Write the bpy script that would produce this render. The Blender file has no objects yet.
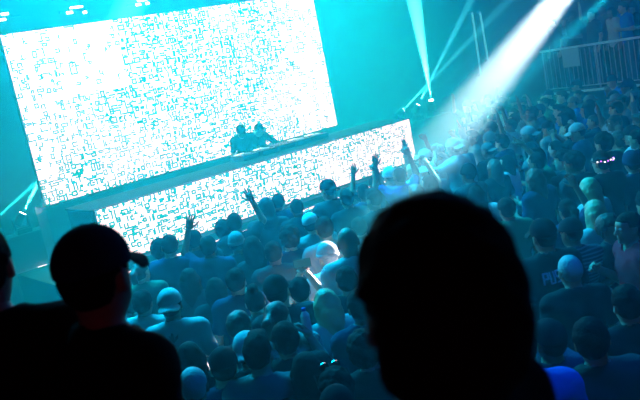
import bpy, bmesh, math, random
import numpy as np
from mathutils import Vector, Matrix, Euler
from mathutils.bvhtree import BVHTree
random.seed(7); np.random.seed(7)
S = bpy.context.scene
C = S.collection
CAMZ = 3.35
FPX = 781.43
# world axes in camera coordinates (the camera's calibration)
RW = np.array([[0.75447686, 0.26325856, -0.60121511],
               [-0.62731227, 0.0198986, -0.77851356],
               [-0.19298702, 0.96452008, 0.18015836]])

def ray(px, py):
    return RW @ np.array([px - 320.0, -(py - 200.0), -FPX])
def at_z(px, py, z):
    r = ray(px, py); p = r * (z - CAMZ) / r[2]
    return (p[0], p[1], z)
def at_y(px, py, y):
    r = ray(px, py); p = r * y / r[1]
    return (p[0], y, p[2] + CAMZ)
def project(p):
    c = RW.T @ np.array([p[0], p[1], p[2] - CAMZ])
    d = -c[2]
    if d < 0.05: return (-999, -999, d)
    return (320 + FPX * c[0] / d, 200 - FPX * c[1] / d, d)

# ------------------------------------------------------------------ materials
MATS = {}
def mat(name, col, rough=0.7, metal=0.0, emit=None, strength=0.0, spec=0.5, bump=0.0, bscale=60.0, vary=0.0, sampling=None, sheen=0.0):
    if name in MATS: return MATS[name]
    m = bpy.data.materials.new(name); m.use_nodes = True
    nt = m.node_tree; b = nt.nodes['Principled BSDF']
    b.inputs['Base Color'].default_value = (*col, 1)
    b.inputs['Roughness'].default_value = rough
    b.inputs['Metallic'].default_value = metal
    b.inputs['Specular IOR Level'].default_value = spec
    if sheen: b.inputs['Sheen Weight'].default_value = sheen
    if bump or vary:
        tc = nt.nodes.new('ShaderNodeTexCoord')
        n = nt.nodes.new('ShaderNodeTexNoise'); n.inputs['Scale'].default_value = bscale; n.inputs['Detail'].default_value = 3
        nt.links.new(tc.outputs['Object'], n.inputs['Vector'])
        if bump:
            bp = nt.nodes.new('ShaderNodeBump'); bp.inputs['Strength'].default_value = bump; bp.inputs['Distance'].default_value = 0.01
            nt.links.new(n.outputs['Fac'], bp.inputs['Height']); nt.links.new(bp.outputs['Normal'], b.inputs['Normal'])
        if vary:
            cr = nt.nodes.new('ShaderNodeValToRGB')
            cr.color_ramp.elements[0].position = 0.35; cr.color_ramp.elements[1].position = 0.65
            cr.color_ramp.elements[0].color = (*[c * (1 - vary) for c in col], 1)
            cr.color_ramp.elements[1].color = (*[min(1, c * (1 + vary)) for c in col], 1)
            nt.links.new(n.outputs['Fac'], cr.inputs['Fac']); nt.links.new(cr.outputs['Color'], b.inputs['Base Color'])
    if emit:
        b.inputs['Emission Color'].default_value = (*emit, 1)
        b.inputs['Emission Strength'].default_value = strength
    if sampling: m.cycles.emission_sampling = sampling
    MATS[name] = m
    return m

SKIN = [mat('skin_light', (0.60, 0.40, 0.30), 0.5), mat('skin_tan', (0.42, 0.26, 0.18), 0.5), mat('skin_brown', (0.20, 0.11, 0.07), 0.5)]
EYE = mat('eye', (0.7, 0.7, 0.7), 0.2)
PUPIL = mat('pupil', (0.01, 0.01, 0.01), 0.2)
HAIRM = {'dark': mat('hair_dark', (0.012, 0.010, 0.009), 0.8, spec=.12, bump=0.6, bscale=90), 'brown': mat('hair_brown', (0.05, 0.028, 0.015), 0.5, bump=0.6, bscale=90),
         'blond': mat('hair_blond', (0.55, 0.42, 0.24), 0.45, bump=0.6, bscale=90), 'grey': mat('hair_grey', (0.42, 0.42, 0.42), 0.6, bump=0.6, bscale=90)}
CLOTH = {k: mat('cloth_' + k, c, 0.9, spec=.15, bump=0.35, bscale=14) for k, c in {
    'black': (0.014, 0.014, 0.016), 'charcoal': (0.04, 0.04, 0.045), 'navy': (0.02, 0.03, 0.08), 'blue': (0.03, 0.10, 0.50), 'grey': (0.18, 0.18, 0.19),
    'pale grey': (0.42, 0.43, 0.45), 'white': (0.62, 0.63, 0.64), 'red': (0.75, 0.02, 0.05), 'green': (0.05, 0.13, 0.08), 'denim': (0.05, 0.08, 0.16)}.items()}
def striped(name, a, b, freq):
    m = bpy.data.materials.new(name); m.use_nodes = True; nt = m.node_tree; p = nt.nodes['Principled BSDF']; p.inputs['Roughness'].default_value = 0.85
    tc = nt.nodes.new('ShaderNodeTexCoord'); sp = nt.nodes.new('ShaderNodeSeparateXYZ'); mt = nt.nodes.new('ShaderNodeMath'); mt.operation = 'MULTIPLY'; mt.inputs[1].default_value = freq
    fr = nt.nodes.new('ShaderNodeMath'); fr.operation = 'FRACT'; gt = nt.nodes.new('ShaderNodeMath'); gt.operation = 'GREATER_THAN'; gt.inputs[1].default_value = 0.6
    mx = nt.nodes.new('ShaderNodeMix'); mx.data_type = 'RGBA'; mx.inputs[6].default_value = (*a, 1); mx.inputs[7].default_value = (*b, 1)
    L = nt.links.new
    L(tc.outputs['Object'], sp.inputs[0]); L(sp.outputs['Z'], mt.inputs[0]); L(mt.outputs[0], fr.inputs[0]); L(fr.outputs[0], gt.inputs[0]); L(gt.outputs[0], mx.inputs[0]); L(mx.outputs[2], p.inputs['Base Color'])
    MATS[name] = m; return m
CLOTH['striped'] = striped('cloth_striped', (0.02, 0.03, 0.07), (0.16, 0.19, 0.26), 34.0)
CLOTH['checked'] = mat('cloth_checked', (0.34, 0.36, 0.36), 0.85, vary=0.75, bscale=22)
BLACKM = mat('black_metal', (0.02, 0.02, 0.022), 0.4, metal=0.6)
STEEL = mat('steel', (0.5, 0.5, 0.52), 0.35, metal=0.9)
RUBBER = mat('rubber_sole', (0.03, 0.03, 0.03), 0.7)

# ------------------------------------------------------------------ mesh helpers
def setp(o, label=None, cat=None, group=None, kind=None):
    if label: o['label'] = label
    if cat: o['category'] = cat
    if group: o['group'] = group
    if kind: o['kind'] = kind
    return o
def link(name, me, mats=(), parent=None, loc=None, rot=None):
    o = bpy.data.objects.new(name, me)
    for m in mats: me.materials.append(m)
    C.objects.link(o)
    if parent: o.parent = parent
    if loc is not None: o.location = loc
    if rot is not None: o.rotation_euler = rot
    return o
def bm_obj(name, bm, mats, parent=None, loc=None, rot=None, smooth=False):
    me = bpy.data.meshes.new(name)
    bmesh.ops.recalc_face_normals(bm, faces=bm.faces[:])
    bm.to_mesh(me); bm.free()
    if smooth: me.shade_smooth()
    return link(name, me, mats if isinstance(mats, (list, tuple)) else [mats], parent, loc, rot)
def box(bm, x0, x1, y0, y1, z0, z1, bev=0.0, mi=0):
    r = bmesh.ops.create_cube(bm, size=1.0)
    for v in r['verts']:
        v.co = Vector((x0 + (v.co.x + .5) * (x1 - x0), y0 + (v.co.y + .5) * (y1 - y0), z0 + (v.co.z + .5) * (z1 - z0)))
    fs = {f for v in r['verts'] for f in v.link_faces}
    if bev:
        es = {e for v in r['verts'] for e in v.link_edges}
        rr = bmesh.ops.bevel(bm, geom=list(es), offset=bev, segments=2, affect='EDGES', profile=0.5)
        fs = set(rr['faces']) | {f for f in fs if f.is_valid}
    for f in fs:
        if f.is_valid: f.material_index = mi
def tube(bm, a, b, r1, r2=None, seg=12, mi=0):
    a = Vector(a); b = Vector(b); r2 = r1 if r2 is None else r2
    d = b - a
    r = bmesh.ops.create_cone(bm, cap_ends=True, segments=seg, radius1=r1, radius2=r2, depth=d.length)
    M = Matrix.Translation((a + b) / 2) @ d.to_track_quat('Z', 'Y').to_matrix().to_4x4()
    bmesh.ops.transform(bm, matrix=M, verts=r['verts'])
    for v in r['verts']:
        for f in v.link_faces: f.material_index = mi

# ------------------------------------------------------------------ smooth solids (signed distance -> surface)
def T4(R=None, t=(0, 0, 0)):
    M = np.eye(4)
    if R is not None: M[:3, :3] = np.array(R)
    M[:3, 3] = t
    return M
def about(p, E):
    """4x4 numpy: rotation by Euler E about the point p."""
    R = np.array(Euler(E, 'XYZ').to_matrix()); p = np.array(p, float)
    return T4(R, p - R @ p)
def mv(M, p): return (M[:3, :3] @ np.array(p, float)) + M[:3, 3]

def cap(a, b, r1, r2=None, k=0.03, op='u'):
    return ('c', np.array(a, float), np.array(b, float), r1, r1 if r2 is None else r2, k, op)
def ell(c, r, M=None, k=0.03, op='u'):
    c = np.array(c, float); R = np.eye(3)
    if M is not None: c = mv(M, c); R = M[:3, :3]
    return ('e', c, np.array(r, float), R, k, op)
def capM(M, a, b, r1, r2=None, k=0.03, op='u'): return cap(mv(M, a), mv(M, b), r1, r2, k, op)

def field(prims, h, inflate=0.0, post=None, noise=None):
    lo = np.array([9.] * 3); hi = -lo
    for p in prims:
        if p[-1] != 'u': continue
        if p[0] == 'c':
            R = max(p[3], p[4]); l = np.minimum(p[1], p[2]) - R; u = np.maximum(p[1], p[2]) + R
        else:
            R = p[2].max(); l = p[1] - R; u = p[1] + R
        lo = np.minimum(lo, l); hi = np.maximum(hi, u)
    pad = inflate + 2.5 * h + 0.02; lo -= pad; hi += pad
    n = np.ceil((hi - lo) / h).astype(int) + 1
    F = np.full(n, 0.5)
    ax = [lo[i] + h * np.arange(n[i]) for i in range(3)]
    for p in prims:
        k = p[-2]; m = max(0.07, k * 1.5) + inflate
        if p[0] == 'c':
            R = max(p[3], p[4]); l = np.minimum(p[1], p[2]) - R - m; u = np.maximum(p[1], p[2]) + R + m
        else:
            R = p[2].max(); l = p[1] - R - m; u = p[1] + R + m
        i0 = np.clip(np.floor((l - lo) / h).astype(int), 0, n); i1 = np.clip(np.ceil((u - lo) / h).astype(int) + 1, 0, n)
        if (i1 <= i0).any(): continue
        X, Y, Z = np.meshgrid(ax[0][i0[0]:i1[0]], ax[1][i0[1]:i1[1]], ax[2][i0[2]:i1[2]], indexing='ij')
        P = np.stack([X, Y, Z], -1)
        if p[0] == 'c':
            ba = p[2] - p[1]; pa = P - p[1]; t = np.clip((pa @ ba) / max(ba @ ba, 1e-9), 0, 1)
            d = np.linalg.norm(pa - t[..., None] * ba, axis=-1) - (p[3] + (p[4] - p[3]) * t)
        else:
            q = (P - p[1]) @ p[3]
            k0 = np.linalg.norm(q / p[2], axis=-1); k1 = np.linalg.norm(q / p[2] ** 2, axis=-1)
            d = k0 * (k0 - 1) / np.maximum(k1, 1e-9)
        sl = tuple(slice(i0[i], i1[i]) for i in range(3)); G = F[sl]
        if p[-1] == 'u':
            hh = np.maximum(k - np.abs(G - d), 0) / k
            F[sl] = np.minimum(G, d) - hh * hh * k / 4
        else:
            d = -d; hh = np.maximum(k - np.abs(G - d), 0) / k
            F[sl] = np.maximum(G, d) + hh * hh * k / 4
    F -= inflate
    if post is not None or noise:
        X, Y, Z = np.meshgrid(*ax, indexing='ij')
        if noise:
            a, f = noise
            F += a * (np.sin(f * X + 1.3 * np.sin(.7 * f * Z)) * np.sin(f * 1.13 * Y + 1.7) * np.sin(f * .9 * Z + .6) + .5 * np.sin(f * .5 * (X + Y) + f * .8 * Z))
        if post is not None: F = post(F, X, Y, Z)
    return F, lo, h

def nets(F, lo, h):
    """surface nets: verts, quads"""
    s = F < 0
    c = np.zeros(np.array(F.shape) - 1, dtype=int)
    for dx in (0, 1):
        for dy in (0, 1):
            for dz in (0, 1):
                c += s[dx:dx + c.shape[0], dy:dy + c.shape[1], dz:dz + c.shape[2]]
    act = (c > 0) & (c < 8)
    idx = np.full(c.shape, -1); cells = np.argwhere(act); idx[act] = np.arange(len(cells))
    acc = np.zeros((len(cells), 3)); cnt = np.zeros(len(cells))
    I, J, K = cells.T
    corners = [(a, b, d) for a in (0, 1) for b in (0, 1) for d in (0, 1)]
    for a in corners:
        for ax_ in range(3):
            if a[ax_]: continue
            b = list(a); b[ax_] = 1
            va = F[I + a[0], J + a[1], K + a[2]]; vb = F[I + b[0], J + b[1], K + b[2]]
            m = (va < 0) != (vb < 0)
            t = np.where(m, va / np.where(m, va - vb, 1), 0)
            p = np.array(a, float)[None] + t[:, None] * (np.array(b, float) - np.array(a, float))[None]
            acc += p * m[:, None]; cnt += m
    V = lo + h * (cells + acc / np.maximum(cnt, 1)[:, None])
    Q = []
    for ax_ in range(3):
        o1, o2 = [(1, 2), (2, 0), (0, 1)][ax_]
        A = [slice(None)] * 3; B = [slice(None)] * 3
        A[ax_] = slice(0, -1); B[ax_] = slice(1, None)
        e = np.argwhere(s[tuple(A)] != s[tuple(B)])
        e = e[(e[:, o1] > 0) & (e[:, o2] > 0) & (e[:, o1] < c.shape[o1]) & (e[:, o2] < c.shape[o2])]
        if not len(e): continue
        inside = s[e[:, 0], e[:, 1], e[:, 2]]
        u = np.zeros(3, int); u[o1] = 1; v = np.zeros(3, int); v[o2] = 1
        q = [idx[tuple((e - a * u - b * v).T)] for a, b in ((0, 0), (1, 0), (1, 1), (0, 1))]
        q = np.stack(q, 1); q[~inside] = q[~inside][:, ::-1]
        Q.append(q)
    Q = np.concatenate(Q); Q = Q[(Q >= 0).all(1)]
    return V, Q

class Geo:
    def __init__(s): s.V = []; s.Q = []; s.M = []; s.n = 0
    def add(s, V, Q, mi=0):
        s.V.append(V); s.Q.append(Q + s.n); s.M.append(np.full(len(Q), mi)); s.n += len(V); return s
    def solid(s, prims, h, mi=0, **kw): return s.add(*nets(*field(prims, h, **kw)), mi)
    def mesh(s, name, mats):
        me = bpy.data.meshes.new(name)
        V = np.concatenate(s.V); Q = np.concatenate(s.Q); M = np.concatenate(s.M)
        me.from_pydata(V.tolist(), [], Q.tolist()); me.polygons.foreach_set('material_index', M.astype(np.int32)); me.shade_smooth()
        for m in mats: me.materials.append(m)
        me.update(); return me

# ------------------------------------------------------------------ figures
def hand(wrist, d, n, kind, side):
    """prims of a hand at wrist, pointing along d with palm normal n; side +1 for right, -1 for left"""
    d = np.array(d, float); d /= np.linalg.norm(d); n = np.array(n, float); n -= (n @ d) * d; n /= np.linalg.norm(n)
    w = np.cross(d, n) * side        # towards the thumb
    P = lambda a, b, c: np.array(wrist) + a * w + b * d + c * n
    pr = [cap(P(0, -.05, 0), P(0, .015, 0), .026, .024, k=.02), cap(P(.022, .03, 0), P(.028, .078, 0), .017, .014, k=.03), cap(P(-.018, .03, 0), P(-.026, .072, 0), .016, .013, k=.03), cap(P(0, .03, 0), P(0, .08, 0), .017, .014, k=.03)]
    curl = {'open': .12, 'relaxed': .55, 'fist': 1.45, 'grip': 1.0, 'point': 1.45}[kind]
    for i, (x, L) in enumerate(((.030, .072), (.010, .080), (-.010, .074), (-.029, .058))):
        c = .08 if (kind == 'point' and i == 0) else curl
        p = P(x, .082 - .006 * abs(i - 1), 0); spread = (1.5 - i) * (.10 if kind == 'open' else .02)
        a = c * .5
        for seg, fr in enumerate((.45, .32, .23)):
            q = p + (d * math.cos(a) + n * math.sin(a) + w * spread) * L * fr
            pr.append(cap(p, q, .0092 - .0008 * seg, .0086 - .0008 * seg, k=.005)); p = q; a += c * .75
    p = P(.028, .022, .004); ta = .9 if kind == 'open' else .55
    for seg, (L, r) in enumerate(((.040, .012), (.030, .0105), (.024, .009))):
        q = p + (w * math.sin(ta) + d * math.cos(ta) + n * (.15 if kind == 'open' else .55)) * L
        pr.append(cap(p, q, r, r * .92, k=.008)); p = q; ta -= .25 if kind == 'open' else .5
    return pr

ARMS = {  # elbow, wrist, palm normal, hand kind  (for the right arm, in the torso's frame; mirrored for the left)
    'down': ((.255, -.03, 1.16), (.27, .06, .93), (-1, 0, 0), 'relaxed'),
    'bent': ((.26, -.02, 1.18), (.16, .22, 1.20), (-1, .2, .3), 'relaxed'),
    'drink': ((.27, .02, 1.17), (.14, .23, 1.34), (-1, .3, 0), 'grip'),
    'up': ((.30, .10, 1.58), (.23, .15, 1.82), (0, 1, .1), 'open'),
    'upfist': ((.29, .08, 1.60), (.25, .12, 1.85), (0, 1, .1), 'fist'),
    'point': ((.28, .16, 1.60), (.26, .32, 1.81), (-.2, .3, -1), 'point'),
    'wide': ((.40, .04, 1.62), (.50, .08, 1.85), (-.3, 1, 0), 'open'),
    'phone': ((.20, .24, 1.42), (.055, .36, 1.64), (-1, .1, 0), 'grip'),
    'clap': ((.22, .18, 1.38), (.05, .30, 1.58), (-1, 0, 0), 'open'),
    'ear': ((.33, .05, 1.36), (.135, .05, 1.58), (-1, 0, 0), 'relaxed'),
    'desk': ((.34, .12, 1.24), (.40, .36, 1.12), (0, 0, -1), 'relaxed'),
    'knob': ((.26, .14, 1.20), (.17, .40, 1.12), (0, 0, -1), 'grip'),
}
POSES = {  # right arm, left arm, lean, roll, head (pitch, tilt, yaw), leg splay
    'stand': ('down', 'down', .02, 0, (0, 0, 0), .02), 'stand2': ('bent', 'down', .03, .03, (-.1, .05, .25), .06),
    'stand3': ('down', 'bent', .0, -.04, (.05, -.06, -.3), .04), 'stand4': ('drink', 'bent', .04, .02, (.1, .04, .1), .05),
    'right up': ('up', 'down', .0, -.05, (.1, .03, 0), .05), 'left up': ('bent', 'up', .0, .05, (.1, -.03, 0), .05),
    'both up': ('upfist', 'up', -.03, 0, (.1, 0, 0), .06), 'point up': ('point', 'bent', .03, -.03, (.05, 0, 0), .04),
    'wide up': ('wide', 'wide', -.03, 0, (.12, 0, 0), .06), 'fist up': ('upfist', 'down', .0, -.05, (.08, 0, 0), .04),
    'phone up': ('phone', 'phone', .0, 0, (.05, 0, 0), .04), 'clap up': ('clap', 'clap', .02, .02, (-.03, 0, 0), .05),
    'dj lean': ('knob', 'knob', .50, .05, (-.25, 0, .2), .10), 'dj ear': ('ear', 'desk', .42, .22, (-.2, -.15, .2), .14),
    'side': ('down', 'down', -.15, 0, (0, 0, -.72), .02),
    'turned': ('down', 'down', .02, 0, (0, 0, .5), .02),
    'head tilt': ('down', 'down', .02, 0, (-.08, .17, -.1), .02),
}
PHONE_HAND = {}
def skeleton(pose, w=1.0):
    ra, la, lean, roll, hd, splay = POSES[pose]
    M = about((0, 0, .95), (-lean, roll, 0))
    H = M @ about((0, .0, 1.50), (-hd[0] * -1, hd[1], hd[2])) @ T4(t=(0, .012, 1.635))
    sk = {'M': M, 'H': H, 'splay': splay, 'w': w, 'arms': []}
    for sd, nm in ((1, ra), (-1, la)):
        e, wr, n, kind = ARMS[nm]
        f = lambda p: np.array((p[0] * sd, p[1], p[2]))
        sh = mv(M, (.175 * w * sd, -.005, 1.43)); E_ = mv(M, f(e)); W_ = mv(M, f(wr)); N_ = M[:3, :3] @ f(n)
        if 'up' in nm or nm in ('wide', 'point'):
            sh = mv(M, (.165 * w * sd, 0, 1.455))
        sk['arms'].append((sh, E_, W_, N_, kind, sd))
    return sk
def torso(sk):
    M, w = sk['M'], sk['w']
    return [ell((0, .0, 1.29), (.165 * w, .112, .20), M, .05), ell((0, .005, 1.10), (.138 * w, .10, .17), M, .06), ell((0, -.005, .95), (.160, .115, .115), M, .05),
            ell((.08 * w, -.02, 1.36), (.09, .09, .11), M, .05), ell((-.08 * w, -.02, 1.36), (.09, .09, .11), M, .05),
            capM(M, (0, -.012, 1.48), (.155 * w, -.01, 1.435), .052, .055, .05), capM(M, (0, -.012, 1.48), (-.155 * w, -.01, 1.435), .052, .055, .05)]
def legs(sk, foot=True):
    s = sk['splay']; pr = []
    for sd in (1, -1):
        hip = (sd * .088, 0, .92); kn = (sd * (.10 + s), .03, .50); an = (sd * (.10 + 1.5 * s), -.01, .09)
        pr += [cap(hip, kn, .085, .056, .04), cap(kn, an, .054, .036, .03), ell((kn[0], -.02, .36), (.052, .058, .11), None, .04)]
        if foot: pr += [cap((an[0], -.03, .045), (an[0] + sd * .02, .16, .035), .036, .028, .03)]
    return pr
def arm_prims(sk, upto=1.0, t=0.0):
    pr = []
    for sh, E_, W_, N_, kind, sd in sk['arms']:
        pr.append(ell(sh, (.058, .058, .058), None, .05))
        if upto <= 1: pr.append(cap(sh, sh + (E_ - sh) * upto, .050, .050 - .010 * upto, .03))
        else: pr += [cap(sh, E_, .050, .040, .03), cap(E_, E_ + (W_ - E_) * (upto - 1), .040, .030, .02)]
    return pr
def neck(sk, H): 
    return [cap(mv(sk['M'], (0, -.015, 1.44)), mv(sk['H'], (0, -.018, -.07)), .056, .052, .03)]
def head_prims(H):
    pr = [ell((0, -.010, .022), (.074, .095, .093), H, .03), ell((0, .030, -.052), (.052, .056, .062), H, .05), ell((0, .06, .035), (.05, .03, .03), H, .03),
          ell((.030, .093, .010), (.016, .014, .013), H, .012, 's'), ell((-.030, .093, .010), (.016, .014, .013), H, .012, 's'),
          capM(H, (0, .086, .012), (0, .108, -.026), .008, .014, .012), ell((0, .084, -.058), (.024, .012, .009), H, .008), ell((0, .075, -.092), (.02, .014, .014), H, .02)]
    for s in (1, -1):
        pr += [ell((s * .078, -.006, -.006), (.010, .021, .032), H, .012), ell((s * .086, .0, -.002), (.006, .010, .018), H, .006, 's')]
    return pr
def make_body(pose, w=1.0, h=.016, hh=.0085):
    sk = skeleton(pose, w); g = Geo()
    pr = torso(sk) + legs(sk) + arm_prims(sk, 2.0) + neck(sk, 0)
    g.solid(pr, h)
    g.solid(head_prims(sk['H']) + [cap(mv(sk['M'], (0, -.015, 1.47)), mv(sk['H'], (0, -.018, -.07)), .054, .052, .03)], hh)
    for sh, E_, W_, N_, kind, sd in sk['arms']:
        g.solid(hand(W_, W_ - E_, N_, kind, sd), .0055)
    for s in (1, -1):
        for r, y, mi in ((.0125, .080, 1), (.006, .0875, 2)):
            g.solid([ell((s * .030, y, .010), (r, r, r), sk['H'], .005)], r / 2.2, mi)
    return g.mesh('person_body', [SKIN[0], EYE, PUPIL]), sk
def make_shirt(sk, sleeve, h=.016, infl=.017, hem=.86, loose=.0):
    M = sk['M']; Mi = np.linalg.inv(M)
    def post(F, X, Y, Z):
        q = np.stack([X, Y, Z], -1) @ Mi[:3, :3].T + Mi[:3, 3]
        F = np.maximum(F, hem - q[..., 2])
        nk = np.sqrt(q[..., 0] ** 2 + (q[..., 1] + .01) ** 2) - .078
        nk = np.maximum(-nk, q[..., 2] * 0 + (1.468 - q[..., 2]) * -1 * 0 - 1)  # placeholder keeps shape
        col = np.maximum(np.sqrt(q[..., 0] ** 2 + (q[..., 1] - .01) ** 2) - .066, 1.478 - q[..., 2])
        return np.maximum(F, -col)
    pr = torso(sk) + arm_prims(sk, sleeve)
    if loose: pr += [ell((0, 0, 1.02), (.165, .125, .19), M, .05)]
    return Geo().solid(pr, h, inflate=infl, post=post, noise=(.0035, 42)).mesh('shirt', [CLOTH['black']])
def make_trousers(sk, h=.018):
    def post(F, X, Y, Z): return np.maximum(np.maximum(F, Z - 1.0), .065 - Z)
    return Geo().solid([ell((0, -.005, .95), (.150, .110, .115), None, .05)] + legs(sk, False), h, inflate=.018, post=post, noise=(.003, 35)).mesh('trousers', [CLOTH['denim']])
def make_shoe(sk, sd):
    s = sk['splay']; x = sd * (.10 + 1.5 * s)
    g = Geo().solid([cap((x, -.035, .05), (x + sd * .02, .165, .04), .048, .038, .03), cap((x, -.02, .06), (x, -.02, .11), .048, .046, .02)], .014, post=lambda F, X, Y, Z: np.maximum(F, .004 - Z))
    return g.mesh('shoe', [RUBBER])
def make_hair(style, h=.009):
    g = Geo()
    skull = [ell((0, -.012, .024), (.078, .099, .096), None, .02)]
    def cutface(line=.055, low=-.075):
        def post(F, X, Y, Z):
            face = np.minimum(Y - (.030 + .0 * Z), line - Z)       # >0 in the face region
            ear = np.minimum(np.minimum(.03 - Z, Y + .02), .3)
            F = np.maximum(F, face); F = np.maximum(F, np.minimum(.018 - Z, Y + .035) * .8)
            return np.maximum(F, low - Z)
        return post
    if style == 'short': g.solid(skull, h, inflate=.008, post=cutface(), noise=(.003, 90))
    elif style == 'cropped': g.solid(skull, h, inflate=.002, post=cutface(.065, -.06), noise=(.001, 120))
    elif style == 'mop': g.solid([ell((0, -.014, .028), (.078, .098, .096), None, .02), ell((0, -.045, -.035), (.070, .060, .060), None, .05)], .007, inflate=.014, post=cutface(.055, -.105), noise=(.0035, 130))
    elif style == 'curly': g.solid([ell((0, -.014, .030), (.080, .098, .098), None, .02)], h, inflate=.022, post=cutface(.05, -.09), noise=(.007, 85))
    elif style == 'quiff': g.solid([ell((0, -.014, .034), (.074, .098, .098), None, .02), ell((0, .05, .105), (.05, .05, .03), None, .03)], h, inflate=.008, post=cutface(), noise=(.004, 95))
    elif style in ('long', 'ponytail', 'bun', 'wavy', 'bob'):
        ends = {'long': -.36, 'wavy': -.30, 'bob': -.14, 'ponytail': 0, 'bun': 0}[style]
        pr = list(skull)
        if ends: pr += [cap((.045, -.045, -.02), (.050, -.075, ends), .048, .034, .04), cap((-.045, -.045, -.02), (-.050, -.075, ends), .048, .034, .04), cap((0, -.06, -.02), (0, -.092, ends - .02), .055, .036, .04),
                        cap((.076, .0, .0), (.082, -.01, ends * .7), .018, .016, .03), cap((-.076, .0, .0), (-.082, -.01, ends * .7), .018, .016, .03)]
        def post(F, X, Y, Z):
            F = np.maximum(F, np.minimum(Y - .028, .062 - Z))
            return F
        if style in ('ponytail', 'bun'): post = cutface(.06, -.07)
        if style == 'ponytail': pr += [cap((0, -.10, .06), (0, -.16, .03), .022, .030, .02), cap((0, -.16, .03), (0, -.15, -.20), .032, .012, .02)]
        if style == 'bun': pr += [ell((0, -.055, .135), (.042, .042, .036), None, .015)]
        g.solid(pr, h, inflate=.008, post=post, noise=(.006 if style == 'wavy' else .003, 60 if style == 'wavy' else 80))
    elif style in ('cap', 'cap back', 'bucket hat', 'beanie', 'hood'):
        if style != 'hood':
            g.solid(skull, h, inflate=.005, post=lambda F, X, Y, Z: cutface()(np.maximum(F, Z - .03), X, Y, Z), mi=1)
        if style in ('cap', 'cap back'):
            b = 1 if style == 'cap' else -1
            g.solid([ell((0, -.008, .045), (.080, .101, .088), None, .02)], h * .8, inflate=.010, post=lambda F, X, Y, Z: np.maximum(F, .030 - Z + .10 * b * 0 * Y))
            def brim(F, X, Y, Z, b=b):
                y = b * Y; zc = .052 - 7.0 * X ** 2 - .34 * (y - .07)
                out = np.maximum(np.sqrt((X / .082) ** 2 + ((y - .085) / .100) ** 2) - 1, -.5) * .08
                return np.maximum(np.maximum(np.abs(Z - zc) - .0065, out), .070 - y)
            g.solid([ell((0, .10 * b, .02), (.10, .13, .09), None, .01)], .0065, post=brim)
            g.solid([ell((0, -.008, .143), (.007, .007, .003), None, .01)], .005)
        elif style == 'bucket hat':
            g.solid([ell((0, -.008, .045), (.082, .100, .085), None, .02)], h, inflate=.010, post=lambda F, X, Y, Z: np.maximum(F, .02 - Z))
            def brim(F, X, Y, Z):
                r = np.sqrt((X / .9) ** 2 + (Y + .008) ** 2); return np.maximum(np.abs(Z - (.055 - .45 * (r - .08))) - .009, np.maximum(r - .155, .07 - r))
            g.solid([ell((0, -.008, .03), (.16, .17, .09), None, .02)], .010, post=brim)
        elif style == 'beanie':
            g.solid([ell((0, -.012, .045), (.080, .102, .098), None, .02)], h, inflate=.010, post=lambda F, X, Y, Z: np.maximum(F, .012 - Z + .25 * np.maximum(Y, 0)))
            g.solid([ell((0, -.012, .030), (.084, .106, .094), None, .02)], h, inflate=.013, post=lambda F, X, Y, Z: np.maximum(np.maximum(F, .006 - Z + .25 * np.maximum(Y, 0)), Z - .045 - .25 * np.maximum(Y, 0)))
        else:
            g.solid([ell((0, -.02, .02), (.088, .105, .108), None, .03), cap((0, -.05, -.10), (0, -.06, -.15), .085, .10, .06)], h, inflate=.012, post=lambda F, X, Y, Z: np.maximum(F, np.minimum(Y - .045, np.minimum(.10 - Z, .3))), noise=(.004, 40))
    return g
HATS = ('cap', 'cap back', 'bucket hat', 'beanie', 'hood')

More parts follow.
